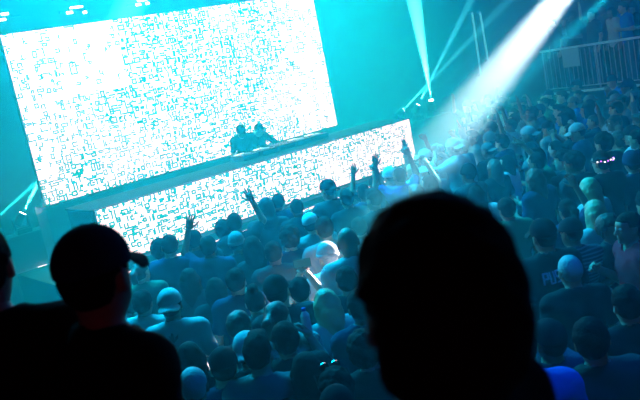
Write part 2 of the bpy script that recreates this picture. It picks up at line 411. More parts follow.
# ------------------------------------------------------------------ people
BODIES, SHIRTS, TROUS, SHOES, HAIRS = {}, {}, {}, {}, {}
def body_of(pose, w):
    k = (pose, w)
    if k not in BODIES: BODIES[k] = make_body(pose, w)
    return BODIES[k]
def set_slot(o, i, m):
    o.material_slots[i].link = 'OBJECT'; o.material_slots[i].material = m
def child(name, me, root, mats):
    o = bpy.data.objects.new(name, me); C.objects.link(o); o.parent = root
    for i, m in enumerate(mats): set_slot(o, i, m)
    return o
DJ = (7.9, 11.8)
def heading(fx, fy): return math.atan2(-fx, fy)
IMG_RIGHT = (0.77, -0.64); IMG_AWAY = (0.61, 0.79)
PEOPLE = []
def person(px, py, H=1.75, pose='stand', hair='short', hc='dark', shirt='black', sleeve='short', skin=0, face=None, label='', w=1.0, floor=0.0, z=None, hatcol=None, jit=0.0, group=None, name='person', lm=None, hatname=None, tilt=None, zdist=None, world=None):
    me, sk = body_of(pose, w)
    if w < 1: H = H
    s = H / 1.75
    hat = hair in HATS
    top = mv(sk['H'], (0, -.01, .118 + (.035 if hat or hair == 'curly' else .012)))
    if zdist is not None:
        r = ray(px, py) / FPX * zdist; hx, hy, hz = r[0], r[1], r[2] + CAMZ
        s = (hz - floor) / top[2]
    else:
        hz = floor + s * top[2]; hx, hy, _ = at_z(px, py, hz)
        if z is not None:                       # z: distance into the hall along y; height follows
            hx, hy, hz = at_y(px, py, z); s = (hz - floor) / top[2]
    if world is not None: hx, hy = world; hz = floor + s * top[2]
    if face is None: a = heading(DJ[0] - hx, DJ[1] - hy) + jit
    elif isinstance(face, tuple): a = heading(*face)
    else: a = face
    ca, sa = math.cos(a), math.sin(a)
    ox, oy = s * (ca * top[0] - sa * top[1]), s * (sa * top[0] + ca * top[1])
    root = bpy.data.objects.new(name, me); C.objects.link(root)
    root.location = (hx - ox, hy - oy, floor); root.rotation_euler = (0, 0, a); root.scale = (s, s, s)
    set_slot(root, 0, SKIN[skin])
    k = (pose, w, sleeve)
    if k not in SHIRTS: SHIRTS[k] = make_shirt(sk, {'short': .62, 'long': 1.92, 'none': .02}[sleeve], loose=1)
    sh = child('shirt' if sleeve != 'long' else 'jacket', SHIRTS[k], root, [CLOTH[shirt]])
    k = (pose,)
    if k not in TROUS: TROUS[k] = make_trousers(sk); SHOES[k] = (make_shoe(sk, 1), make_shoe(sk, -1))
    child('trousers', TROUS[k], root, [CLOTH[random.choice(('denim', 'black', 'charcoal'))]])
    for m in SHOES[k]: child('shoe', m, root, [RUBBER])
    if hair:
        if hair not in HAIRS: HAIRS[hair] = make_hair(hair).mesh('hair', [HAIRM['dark']] + ([HAIRM['dark']] if hat else []))
        hm = CLOTH[hatcol or 'black'] if hat else HAIRM[hc]
        hn = {'cap': 'baseball_cap', 'cap back': 'baseball_cap', 'bucket hat': 'bucket_hat', 'beanie': 'beanie', 'hood': 'hood'}.get(hair, 'hair')
        h = child(hn, HAIRS[hair], root, [hm, HAIRM[hc]] if hat and hair != 'hood' else [hm])
        h.matrix_local = Matrix(sk['H'].tolist())
    setp(root, label, 'person', group)
    PEOPLE.append(dict(o=root, sk=sk, s=s, a=a, head=(hx, hy, hz), px=(px, py), lm=lm, hair=hair, shirt=shirt, shirtobj=sh, pose=pose))
    return PEOPLE[-1]
def world_of(p, loc):
    o = p['o']; ca, sa = math.cos(p['a']), math.sin(p['a']); x, y, z = [v * p['s'] for v in loc]
    return Vector((o.location.x + ca * x - sa * y, o.location.y + sa * x + ca * y, o.location.z + z))

G_ARMS = None
LEFTWARD = (-.75, .65)
# --- the front rows, dark against the lower screen (head top pixel, height, pose ...)
M = [
 (157, 238, 1.72, 'stand', 'curly', 'dark', 'black', 'short', 'bushy haired person at the left end of the row before the lower screen', 'the bushy head at the lower screen'),
 (168, 234, 1.74, 'stand2', 'short', 'dark', 'navy', 'long', 'short haired person pressed beside the bushy head by the lower screen', None),
 (192, 239, 1.66, 'stand', 'long', 'dark', 'black', 'none', 'long haired person under the first raised arm, seen from behind', 'the first long haired person'),
 (191, 230, 1.72, 'stand3', 'short', 'dark', 'charcoal', 'short', 'short haired person just left of the first raised arm', None),
 (206, 236, 1.70, 'left up', 'short', 'dark', 'navy', 'short', 'person stretching the leftmost raised arm up against the lower screen', 'the leftmost raised arm'),
 (221, 219, 1.74, 'stand', 'curly', 'dark', 'charcoal', 'short', 'curly headed person second from the arm bent over the lower screen', None),
 (232, 213, 1.76, 'right up', 'short', 'dark', 'black', 'short', 'person in the front row raising an open hand over the lower screen', 'the open raised hand'),
 (264, 196, 1.80, 'stand2', 'hood', 'dark', 'charcoal', 'long', 'big hooded figure in the middle of the front row', 'the big hooded figure'),
 (278, 193, 1.78, 'head tilt', 'short', 'dark', 'navy', 'short', 'head leaning against the big hooded figure from the right', None),
 (295, 198, 1.74, 'stand', 'cropped', 'dark', 'black', 'short', 'cropped head between the hooded figure and the broad capped figure', None),
 (307, 212, 1.70, 'stand3', 'cap', 'dark', 'grey', 'short', 'person in a pale blue cap left of the broad capped figure', 'the pale blue cap'),
 (326, 178, 1.84, 'stand2', 'cap back', 'dark', 'charcoal', 'long', 'broad figure in a cap standing tall before the lower screen', 'the broad capped figure'),
 (345, 189, 1.74, 'stand', 'short', 'dark', 'black', 'short', 'short haired head right beside the broad capped figure', None),
 (362, 184, 1.74, 'fist up', 'short', 'dark', 'navy', 'short', 'person punching a fist up before the right half of the lower screen', 'the raised fist'),
 (374, 176, 1.76, 'left up', 'short', 'dark', 'black', 'short', 'person with a hand up between the raised fist and the screen corner', None),
 (388, 166, 1.74, 'stand', 'beanie', 'dark', 'grey', 'long', 'person in a pale beanie below the right end of the lower screen', 'the pale beanie'),
 (399, 167, 1.78, 'both up', 'cropped', 'dark', 'blue', 'short', 'person holding both arms up at the right corner of the lower screen', 'the two arms at the screen corner'),
 (411, 163, 1.70, 'clap up', 'short', 'blond', 'white', 'short', 'fair haired person in white clapping beside the screen corner', None),
 (425, 148, 1.78, 'both up', 'cap', 'dark', 'white', 'short', 'person in white cap and shirt with arms up at the foot of the beam', 'the white cap under the beam'),
 (436, 143, 1.80, 'stand', 'cap', 'dark', 'pale grey', 'short', 'white capped head just right of the arms up under the beam', None),
 (427, 161, 1.72, 'stand2', 'bucket hat', 'dark', 'pale grey', 'short', 'person in a white bucket hat in the glow below the beam', 'the white bucket hat'),
 (452, 137, 1.80, 'clap up', 'cap back', 'dark', 'white', 'short', 'white capped person clapping overhead inside the wide beam', None),
 (461, 139, 1.76, 'stand', 'short', 'blond', 'pale grey', 'short', 'fair haired head at the right edge of the wide beam', None),
 # --- second rows
 (234, 231, 1.72, 'stand', 'beanie', 'dark', 'charcoal', 'short', 'person in a light beanie behind the front row, below the open raised hand', 'the light beanie'),
 (249, 236, 1.74, 'stand3', 'long', 'dark', 'black', 'none', 'long dark haired person beneath the big hooded figure', 'the long dark hair'),
 (271, 241, 1.70, 'stand', 'short', 'dark', 'charcoal', 'short', 'short dark head in front of the tall back', None),
 (288, 224, 1.86, 'stand2', 'curly', 'dark', 'navy', 'long', 'tall broad back with bushy hair in the centre of the crowd', 'the tall broad back'),
 (187, 268, 1.66, 'stand', 'long', 'dark', 'charcoal', 'none', 'long straight haired woman behind the white peaked cap', 'the long straight hair'),
 (166, 287, 1.82, 'stand', 'cap back', 'dark', 'pale grey', 'short', 'man in pale cap and pale T-shirt with a dark sprig on its back', 'the sprig T-shirt'),
 (140, 290, 1.72, 'stand4', 'short', 'dark', 'pale grey', 'short', 'person in pale shirt half hidden by the capped foreground head', None),
 (137, 262, 1.66, 'stand3', 'ponytail', 'brown', 'green', 'short', 'ponytailed person by the steel barrier at the left edge of the crowd', 'the ponytail at the barrier'),
 (233, 268, 1.74, 'stand', 'short', 'dark', 'navy', 'short', 'short dark head two rows below the light beanie', None),
 (214, 277, 1.68, 'stand2', 'bob', 'dark', 'black', 'short', 'bob haired person right of the long straight haired woman', None),
 (252, 288, 1.66, 'stand', 'bun', 'dark', 'grey', 'none', 'person with a hair bun below the long dark haired person', 'the hair bun'),
 (271, 274, 1.72, 'stand3', 'cap', 'dark', 'charcoal', 'short', 'dark capped head left of the people filming in the spotlight', None),
 (287, 281, 1.70, 'drinker', 'short', 'dark', 'pale grey', 'short', 'person in a pale shirt with face turned to the spotlight', None),
 (297, 277, 1.72, 'phone up', 'short', 'dark', 'white', 'short', 'person filming with a phone held up at the edge of the spotlight', 'the person filming'),
 (322, 216, 1.78, 'stand', 'short', 'dark', 'grey', 'short', 'spotlit dark head above the bald head', None),
 (345, 226, 1.82, 'stand', None, 'dark', 'pale grey', 'short', 'bald head glowing in the spotlight', 'the glowing bald head'),
 (325, 241, 1.74, 'stand2', 'beanie', 'grey', 'white', 'short', 'person in pale beanie and brilliant white shirt in the spotlight', 'the brilliant white shirt'),
 (344, 266, 1.72, 'stand', 'short', 'dark', 'black', 'short', 'round dark head in front of the brilliant white shirt', 'the round dark head'),
 (322, 289, 1.66, 'stand3', 'wavy', 'blond', 'pale grey', 'none', 'woman with wavy blond hair catching the spotlight', 'the wavy blond hair'),
 (357, 290, 1.74, 'right up', 'short', 'dark', 'navy', 'short', 'person with an arm up beside the big foreground head', None),
 # --- near rows
 (186, 342, 1.70, 'stand', 'bob', 'dark', 'black', 'short', 'dark bob haired person in front of the sprig T-shirt', 'the dark bob'),
 (234, 311, 1.74, 'stand3', 'short', 'brown', 'black', 'short', 'brown haired person behind the bright white cap', None),
 (243, 330, 1.66, 'stand', 'cap back', 'dark', 'charcoal', 'short', 'person in the bright white cap just behind the dark haired man', 'the bright white cap'),
 (221, 345, 1.70, 'stand2', 'cap', 'dark', 'navy', 'short', 'person in a dark cap at the left shoulder of the dark haired man', None),
 (254, 335, 1.82, 'stand', 'quiff', 'dark', 'grey', 'long', 'dark haired man in a grey jacket, rim lit, at the bottom centre', 'the grey jacket'),
 (190, 367, 1.62, 'stand4', 'cropped', 'grey', 'pale grey', 'long', 'person with a lit grey head and sleeve behind the capped foreground shoulder', None),
 (272, 302, 1.70, 'stand3', 'ponytail', 'brown', 'checked', 'short', 'ponytailed person in a mottled light shirt left of the blond hair', 'the mottled shirt'),
 (333, 366, 1.68, 'stand2', 'curly', 'dark', 'charcoal', 'short', 'curly haired person with sunglasses pushed up near the bottom edge', 'the pushed-up sunglasses'),
 (333, 384, 1.58, 'stand', 'cap', 'dark', 'black', 'short', 'dark capped head at the bottom edge below the sunglasses', None),
 (358, 330, 1.74, 'stand3', 'curly', 'dark', 'black', 'short', 'curly dark head partly behind the big foreground head', None),
 (282, 322, 1.72, 'drinkup', 'short', 'dark', 'black', 'short', 'person in black holding a clear bottle below the person filming', 'the clear bottle'),
 (303, 352, 1.70, 'stand', 'long', 'dark', 'black', 'long', 'long haired person in black left of the pushed-up sunglasses', None),
 # --- right side
 (541, 217, 1.83, 'stand', 'cap', 'dark', 'black', 'short', 'man in a dark cap and black shirt printed PUSH on the back', 'the PUSH shirt'),
 (569, 216, 1.68, 'stand2', 'cap', 'dark', 'striped', 'short', 'man in a dark cap and a striped shirt right of the PUSH shirt', 'the striped shirt'),
 (568, 254, 1.72, 'stand', 'cropped', 'grey', 'black', 'short', 'man with close cropped grey hair in front of the striped shirt', 'the cropped grey hair'),
 (588, 177, 1.68, 'stand', 'bob', 'blond', 'pale grey', 'short', 'fair bob haired person in front of the glinting light-up band', 'the fair bob'),
 (594, 199, 1.66, 'head tilt', 'long', 'blond', 'pale grey', 'short', 'long fair haired person leaning in below the fair bob', 'the long fair hair'),
 (606, 213, 1.66, 'stand4', 'curly', 'brown', 'charcoal', 'short', 'brown curly haired person beside the man in red', None),
 (628, 211, 1.76, 'stand4', 'short', 'dark', 'red', 'short', 'man in a red T-shirt with lit face in profile at the right edge', 'the red T-shirt'),
 (625, 284, 1.74, 'stand', 'short', 'dark', 'black', 'short', 'dark haired person in black below the man in red', None),
 (586, 318, 1.70, 'stand3', 'short', 'dark', 'charcoal', 'short', 'dark haired person reaching a bare arm forward near the lower right corner', 'the dark head at lower right'),
 (548, 318, 1.70, 'phone up', 'cap', 'dark', 'navy', 'long', 'person filming with a violet glowing phone below the PUSH shirt', 'the violet phone'),
 (512, 320, 1.80, 'stand', 'short', 'dark', 'blue', 'short', 'person in bright blue shirt emerging behind the big foreground head', 'the bright blue shirt'),
 (600, 150, 1.82, 'stand', 'short', 'dark', 'black', 'short', 'broad dark back wearing a glinting light-up band', 'the light-up band'),
 (602, 131, 1.80, 'stand', 'curly', 'dark', 'black', 'short', 'round black head standing tall above the light-up band', 'the round black head'),
 (622, 95, 1.78, 'stand4', 'short', 'dark', 'grey', 'short', 'person with turquoise lit face near the lower rail end', None),
 (631, 124, 1.74, 'stand', 'cap', 'dark', 'white', 'short', 'person in a white top right of the round black head', 'the white top'),
 (575, 122, 1.76, 'stand2', 'cap', 'dark', 'navy', 'short', 'person in a pale turquoise cap under the lower rail', 'the turquoise cap'),
 (527, 125, 1.74, 'stand', 'cap back', 'dark', 'grey', 'short', 'person in a glowing pale cap turned backwards, far right crowd', 'the glowing backward cap'),
 (532, 106, 1.80, 'right up', 'short', 'dark', 'grey', 'short', 'far person with one arm up above the glowing backward cap', 'the far raised arm'),
 (511, 118, 1.74, 'both up', 'short', 'dark', 'pale grey', 'short', 'far person with both hands up at the right side of the beam', 'the far hands up'),
 (536, 152, 1.76, 'point up', 'short', 'dark', 'green', 'short', 'person pointing up with a lit green forearm in the right crowd', 'the pointing arm'),
 (533, 168, 1.70, 'stand3', 'wavy', 'brown', 'navy', 'short', 'brown wavy haired person below the pointing arm', None),
 (505, 197, 1.70, 'stand', 'short', 'dark', 'green', 'short', 'person in a green shirt just above the big foreground head', 'the green shirt'),
 (571, 150, 1.82, 'stand2', 'curly', 'dark', 'charcoal', 'long', 'bushy haired figure left of the light-up band', None),
 (630, 150, 1.72, 'stand3', 'beanie', 'dark', 'navy', 'short', 'navy beanie at the right edge below the white top', None),
 (637, 128, 1.80, 'stand', 'short', 'dark', 'black', 'short', 'black head cut by the right edge beside the white top', None),
]
POSES['drinker'] = POSES['stand4']; ARMS['sip'] = ((.27, .14, 1.33), (.20, .25, 1.53), (-1, .2, 0), 'grip'); POSES['drinkup'] = ('sip', 'down', .02, 0, (.1, 0, 0), .04)
HATC = {'pale blue': 'pale grey', 'pale': 'pale grey', 'white': 'white', 'turquoise': 'pale grey', 'light beanie': 'pale grey', 'glowing': 'pale grey', 'blue beanie': 'blue'}
taken = []
FIX = ('PUSH', 'striped shirt', 'grey jacket', 'hooded figure in the middle', 'broad figure', 'brilliant', 'sprig', 'red T-shirt', 'round dark head in front')
M.sort(key=lambda m: not any(f in m[8] for f in FIX))
for i, (px, py, H, pose, hair, hc, shirt, sleeve, label, lm) in enumerate(M):
    best = None
    for dH in (0, .03, -.03, .06, -.06, .09, -.09, .12, -.12, .15, -.15):
        if any(f in label for f in FIX): dH *= .2
        x, y, _ = at_z(px, py, H + dH + .01); dm = min([math.hypot(x - a, y - b) for a, b in taken] or [9])
        if dm >= .40: best = (dm, dH, x, y); break
        if best is None or dm > best[0] + .03: best = (dm, dH, x, y)
    H += best[1]; taken.append(best[2:])
    hatcol = 'black'
    if hair in HATS:
        for k, v in (('white cap', 'white'), ('white bucket', 'white'), ('bright white', 'white'), ('white peaked', 'white'), ('pale blue', 'pale grey'), ('pale beanie', 'pale grey'), ('pale cap', 'white'),
                     ('light beanie', 'grey'), ('turquoise cap', 'pale grey'), ('glowing pale', 'pale grey'), ('navy beanie', 'navy'), ('hooded', 'charcoal')):
            if k in label: hatcol = v
        if 'wearing' in label: hatcol = 'black'
    face = None
    if 'man in a red' in label: face = (-.80, .60)
    if 'turned to the spotlight' in label: face = (.8, -.2)
    if 'turquoise lit face' in label: face = (-.75, .65)
    if 'beside the man in red' in label: face = (-.2, -.98)
    wd = .92 if hair in ('long', 'wavy', 'bob', 'ponytail', 'bun') else 1.0
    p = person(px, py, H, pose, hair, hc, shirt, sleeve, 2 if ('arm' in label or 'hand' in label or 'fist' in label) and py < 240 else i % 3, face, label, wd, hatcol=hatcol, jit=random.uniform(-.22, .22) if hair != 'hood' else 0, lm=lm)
    if 'white shirt' in label or 'sprig' in label or 'PUSH' in label or 'striped' in label: p['o'].rotation_euler[2] = p['o'].rotation_euler[2]

def find(s): return next(p for p in PEOPLE if s in p['o']['label'])
# print on shirts, wrapped onto the back of the shirt
def on_back(p, polys, name, m, lift=.004):
    """polys: list of closed outlines (u to the reader's right, v up) in metres around the centre of the upper back"""
    sh = p['shirtobj'].data
    bvh = BVHTree.FromPolygons([v.co for v in sh.vertices], [list(f.vertices) for f in sh.polygons])
    bm = bmesh.new()
    for pl in polys:
        vs = [bm.verts.new((u, 0, v)) for u, v in pl]
        bm.faces.new(vs)
    bmesh.ops.triangulate(bm, faces=bm.faces[:])
    bmesh.ops.subdivide_edges(bm, edges=bm.edges[:], cuts=1, use_grid_fill=True)
    for v in bm.verts:
        hit = bvh.ray_cast(Vector((v.co.x, -.6, v.co.z)), Vector((0, 1, 0)))
        v.co.y = (hit[0].y if hit[0] else -.15) - lift
    o = bm_obj(name, bm, [m], p['o'])
    return o
PRINT = mat('print_ink', (0.55, 0.62, 0.70), 0.8); DARKPRINT = mat('print_dark', (0.03, 0.05, 0.06), 0.8)
def bar(x0, y0, x1, y1, t):
    d = math.hypot(x1 - x0, y1 - y0); nx, ny = -(y1 - y0) / d * t / 2, (x1 - x0) / d * t / 2
    return [(x0 + nx, y0 + ny), (x0 - nx, y0 - ny), (x1 - nx, y1 - ny), (x1 + nx, y1 + ny)]
def letters(txt, x, z, w, h, t, gap):
    L = {'P': [(0, 0, 0, 1), (0, .95, 1, .95), (1, 1, 1, .45), (0, .5, 1, .5)], 'U': [(0, 0, 0, 1), (1, 0, 1, 1), (0, .05, 1, .05)],
         'S': [(0, .95, 1, .95), (0, 1, 0, .5), (0, .5, 1, .5), (1, .5, 1, 0), (0, .05, 1, .05)], 'H': [(0, 0, 0, 1), (1, 0, 1, 1), (0, .5, 1, .5)]}
    out = []
    for ch in txt:
        for a, b, c, d in L[ch]: out.append(bar(x + a * w, z + b * h, x + c * w, z + d * h, t))
        x += w + gap
    return out
on_back(find('PUSH'), letters('PUSH', -.125, 1.34, .030, .085, .013, .017), 'back_print', PRINT)
sprig = [bar(.0, 1.06, .01, 1.36, .014)]
for k, (z0, dx, dz) in enumerate(((1.12, .07, .05), (1.16, -.08, .06), (1.21, .09, .07), (1.25, -.07, .08), (1.29, .05, .07), (1.08, -.06, .01), (1.33, .0, .06), (1.30, -.03, .07))):
    sx, sz = .004, z0; ex, ez = sx + dx, z0 + dz; n = Vector((-(ez - sz), ex - sx)).normalized() * .014
    sprig.append([(sx, sz), (sx + (ex - sx) * .55 + n.x, sz + (ez - sz) * .55 + n.y), (ex, ez), (sx + (ex - sx) * .55 - n.x, sz + (ez - sz) * .55 - n.y)])
sprig = [[(u * .9 - .02, 1.45 + (v - 1.36) * .75) for u, v in pl] for pl in sprig]
on_back(find('sprig'), sprig, 'sprig_print', DARKPRINT)

# --- the two DJs behind the booth (they face the crowd)
STAGE_Z = .85
d1 = person(240, 126, pose='dj lean', hair='cap', hc='dark', shirt='black', sleeve='short', skin=0, face=(-.55, -.85), floor=STAGE_Z, z=11.75, hatcol='black', label='left DJ in a cap bent over the decks behind the booth', lm='the left DJ')
d2 = person(260, 124, pose='dj ear', hair='short', hc='dark', shirt='black', sleeve='long', skin=0, face=(.10, -.99), floor=STAGE_Z, z=11.75, label='right DJ leaning over the decks with one hand to his ear', lm='the right DJ')

# --- the black silhouettes standing on the platform right by the camera
PLAT = 1.38
big = person(434, 199, pose='side', hair='mop', hc='dark', shirt='black', sleeve='long', skin=2, face=(-.35, .94), floor=PLAT, zdist=.88, label='large black silhouette of a bushy head closest to the viewer', lm='the big foreground head')
capm = person(81, 221, w=.88, pose='turned', hair='cap', hc='dark', shirt='black', sleeve='long', skin=1, face=(.98, .10), floor=PLAT, zdist=1.80, hatcol='navy', label='black silhouette of a man in a dark peaked cap at the left', lm='the capped foreground silhouette')
lefm = person(-36, 221, pose='stand', hair='short', hc='dark', shirt='black', sleeve='long', skin=1, face=(.55, .83), floor=PLAT, zdist=1.9, label='black silhouette cut off by the left edge of the picture', lm='the silhouette at the left edge')

# --- spectators on the side terrace behind the upper rail
TZ = 1.40; TX = 16.0
for k, (px, hx) in enumerate(((556, 1.72), (569, 1.66), (577, 1.78), (597, 1.74), (606, 1.82), (616, 1.7), (629, 1.76), (637, 1.70))):
    Xt = TX + .35 + .5 * (k % 3 == 1)
    r = ray(px, 48); y = r[1] * Xt / r[0]
    hp = ('short', 'long', 'cap', 'short', 'curly', 'bob', 'short', 'beanie')[k]; sc = ('navy', 'pale grey', 'black', 'charcoal', 'grey', 'pale grey', 'blue', 'black')[k]
    po = ('stand', 'stand4', 'stand3', 'right up', 'stand2', 'stand', 'stand3', 'stand4')[k]
    person(px, 40, hx, po, hp, 'dark' if hp != 'long' else 'brown', sc, 'short', k % 3, (-.85, .45), 'terrace spectator with %s in %s, %s' % ({'short': 'short hair', 'long': 'long hair', 'cap': 'a cap', 'curly': 'curly hair', 'bob': 'a bob', 'beanie': 'a beanie'}[hp], sc,
           ('at the left end of the upper rail', 'second from the left end of the rail', 'third along the upper rail', 'with an arm raised at the rail', 'standing tall at the rail centre', 'right of the tall curly head', 'second from the right end of the rail', 'at the right end of the rail')[k]), .92 if hp in ('long', 'bob') else 1.0, floor=TZ, world=(Xt, y))

# --- the rest of the crowd: everyone the photo shows between the people above
def yfront(x):
    if x < 7.6: return 7.55
    if x < 9.2: return 7.75
    return min(12.0, 8.0 + (x - 9.2) * .85)
rng = random.Random(11)
placed = [(p['head'][0], p['head'][1]) for p in PEOPLE]
mans = [(p, project(p['head'])) for p in PEOPLE]
cand = []
sp = .52
yy = 1.9
row = 0
while yy < 12.2:
    xx = 1.6 + (row % 2) * sp / 2
    while xx < 15.3:
        cand.append((xx + rng.uniform(-.13, .13), yy + rng.uniform(-.13, .13))); xx += sp
    yy += sp * .88; row += 1
HS = [('short', 'short dark hair'), ('short', 'short dark hair'), ('curly', 'curly dark hair'), ('long', 'long hair'), ('cap', 'a dark cap'), ('bob', 'bobbed hair'), ('ponytail', 'a ponytail'), ('beanie', 'a beanie'), ('cap back', 'a backward cap'), ('bun', 'a hair bun'), ('quiff', 'swept up hair'), ('wavy', 'wavy hair'), ('bucket hat', 'a bucket hat')]
CS = ['black', 'black', 'charcoal', 'navy', 'navy', 'grey', 'charcoal', 'blue', 'pale grey', 'green', 'black', 'white']
PS = [('stand', ''), ('stand2', ''), ('stand3', ''), ('stand4', ''), ('stand', ''), ('stand3', ''), ('head tilt', ''), ('right up', 'one arm up'), ('clap up', 'clapping'), ('phone up', 'holding up both hands')]
fills = []
for x, y in sorted(cand, key=lambda c: -c[1]):
    if y > yfront(x) or y < 1.9: continue
    q = project((x, y, 1.68))
    if not (118 < q[0] < 662) or q[1] > 404 or q[1] < 60: continue
    if min(math.hypot(x - a, y - b) for a, b in placed) < .46: continue
    # hidden by the foreground silhouettes
    if 368 < q[0] < 520 and q[1] > 215: continue
    if q[0] < 185 and q[1] > 345 + (q[0] - 185) * .3: continue
    if q[0] < 132: continue
    r = .17 * FPX / q[2]
    bad = False
    for p, m in mans:
        if m[2] > q[2] + .1:      # the filler would stand in front of this one
            rr = .17 * FPX / m[2]
            hasprint = p['shirt'] in ('striped', 'red', 'checked') or 'PUSH' in p['o']['label'] or 'sprig' in p['o']['label'] or 'grey jacket' in p['o']['label'] or 'brilliant' in p['o']['label']
            if abs(q[0] - m[0]) < (rr + r) * (.62 if not hasprint else .9) and -r * .4 < q[1] - m[1] < rr * (.85 if not hasprint else 2.6): bad = True; break
    if bad: continue
    placed.append((x, y)); fills.append((x, y, q))
print('fill people', len(fills), 'manual', len(PEOPLE))
lms = [(p['lm'], project(p['head'])) for p in PEOPLE if p['lm']]
used = {p['o']['label'] for p in PEOPLE}
for i, (x, y, q) in enumerate(fills):
    hr, hw = rng.choice(HS); sc = rng.choice(CS); po, pw = rng.choice(PS)
    if q[2] < 6 and po in ('right up', 'clap up', 'phone up'): po, pw = 'stand2', ''
    H = rng.uniform(1.62, 1.80) if hr not in ('long', 'bob', 'ponytail', 'bun', 'wavy') else rng.uniform(1.58, 1.70)
    if x < 8.6 and y > 6.6: H = min(H, 1.70); po, pw = ('stand', '') if pw else (po, pw)
    label = None
    near = sorted(lms, key=lambda t: math.hypot(t[1][0] - q[0], t[1][1] - q[1]))[:9]
    for lm, m in near:
        dx, dy = q[0] - m[0], q[1] - m[1]
        if abs(dx) > abs(dy): rel = 'right of' if dx > 0 else 'left of'
        else: rel = 'in front of' if dy > 0 else 'behind'
        t = 'person with %s in %s%s, %s %s' % (hw, sc, (' ' + pw) if pw else '', rel, lm)
        if t not in used and len(t.split()) <= 16: label = t; break
    if label is None: label = 'person with %s in %s deep in the crowd' % (hw, sc)
    used.add(label)
    top = H
    q2 = project((x, y, H))
    person(q2[0], q2[1], H, po, hr, rng.choice(('dark', 'dark', 'dark', 'dark', 'brown', 'brown')) if hr not in HATS else 'dark', sc, rng.choice(('short', 'short', 'long', 'none')) if hr != 'hood' else 'long',
           rng.randrange(3), None, label, .92 if hr in ('long', 'bob', 'ponytail', 'bun', 'wavy') else 1.0, hatcol=rng.choice(('black', 'navy', 'grey', 'charcoal')), jit=rng.uniform(-.45, .45), group='people standing in the crowd')

# ------------------------------------------------------------------ the hall
def emis(name, col, strength, sampling='AUTO'):
    m = bpy.data.materials.new(name); m.use_nodes = True; nt = m.node_tree; nt.nodes.clear()
    e = nt.nodes.new('ShaderNodeEmission'); e.inputs[0].default_value = (*col, 1); e.inputs[1].default_value = strength
    o = nt.nodes.new('ShaderNodeOutputMaterial'); nt.links.new(e.outputs[0], o.inputs[0]); m.cycles.emission_sampling = sampling
    return m
WALL = mat('black_paint', (0.05, 0.055, 0.06), 0.9, bump=.2, bscale=5)
FLOORM = mat('dark_concrete', (0.045, 0.045, 0.05), 0.55, bump=.2, bscale=9, vary=.3)
PLY = mat('black_stage_board', (0.06, 0.06, 0.065), 0.6, bump=.1, bscale=30)
DESK = mat('desk_laminate', (0.03, 0.03, 0.03), 0.8, spec=.1)
DRAPE = mat('black_drape', (0.03, 0.03, 0.035), 0.95, bump=.4, bscale=7)
def slab(name, *b, m=WALL):
    bm = bmesh.new(); box(bm, *b); o = bm_obj(name, bm, m); o['kind'] = 'structure'; return o
X0, X1, Y0, Y1, ZC = -4.0, 24.0, -4.5, 14.3, 7.6
slab('floor', X0, X1, Y0, Y1, -.2, 0, m=FLOORM)
slab('ceiling', X0, X1, Y0, Y1, ZC, ZC + .2)
slab('wall_back', X0, X1, Y1, Y1 + .2, -.2, ZC + .2)
slab('wall_front', X0, X1, Y0 - .2, Y0, -.2, ZC + .2)
slab('wall_left', X0 - .2, X0, Y0 - .2, Y1 + .2, -.2, ZC + .2)
slab('wall_right', X1, X1 + .2, Y0 - .2, Y1 + .2, -.2, ZC + .2)

def top(name, label, cat, loc=(0, 0, 0), rz=0, group=None):
    o = bpy.data.objects.new(name, None); C.objects.link(o); o.location = loc; o.rotation_euler = (0, 0, rz); o.empty_display_size = .1
    return setp(o, label, cat, group)

# platform the camera and the nearest onlookers stand on
pl = top('viewing_platform', 'raised black platform the foreground silhouettes stand on', 'platform', (-1.2, -.6, 0))
bm = bmesh.new(); box(bm, -1.8, 2.45, -3.0, 3.2, PLAT - .10, PLAT - .002, .008); bm_obj('deck_board', bm, PLY, pl)
for (a, b) in ((-1.7, -2.9), (2.35, -2.9), (-1.7, 3.1), (2.35, 3.1), (-1.7, 0), (2.35, 0)):
    bm = bmesh.new(); tube(bm, (a, b, 0), (a, b, PLAT - .10), .03); bm_obj('leg', bm, BLACKM, pl)

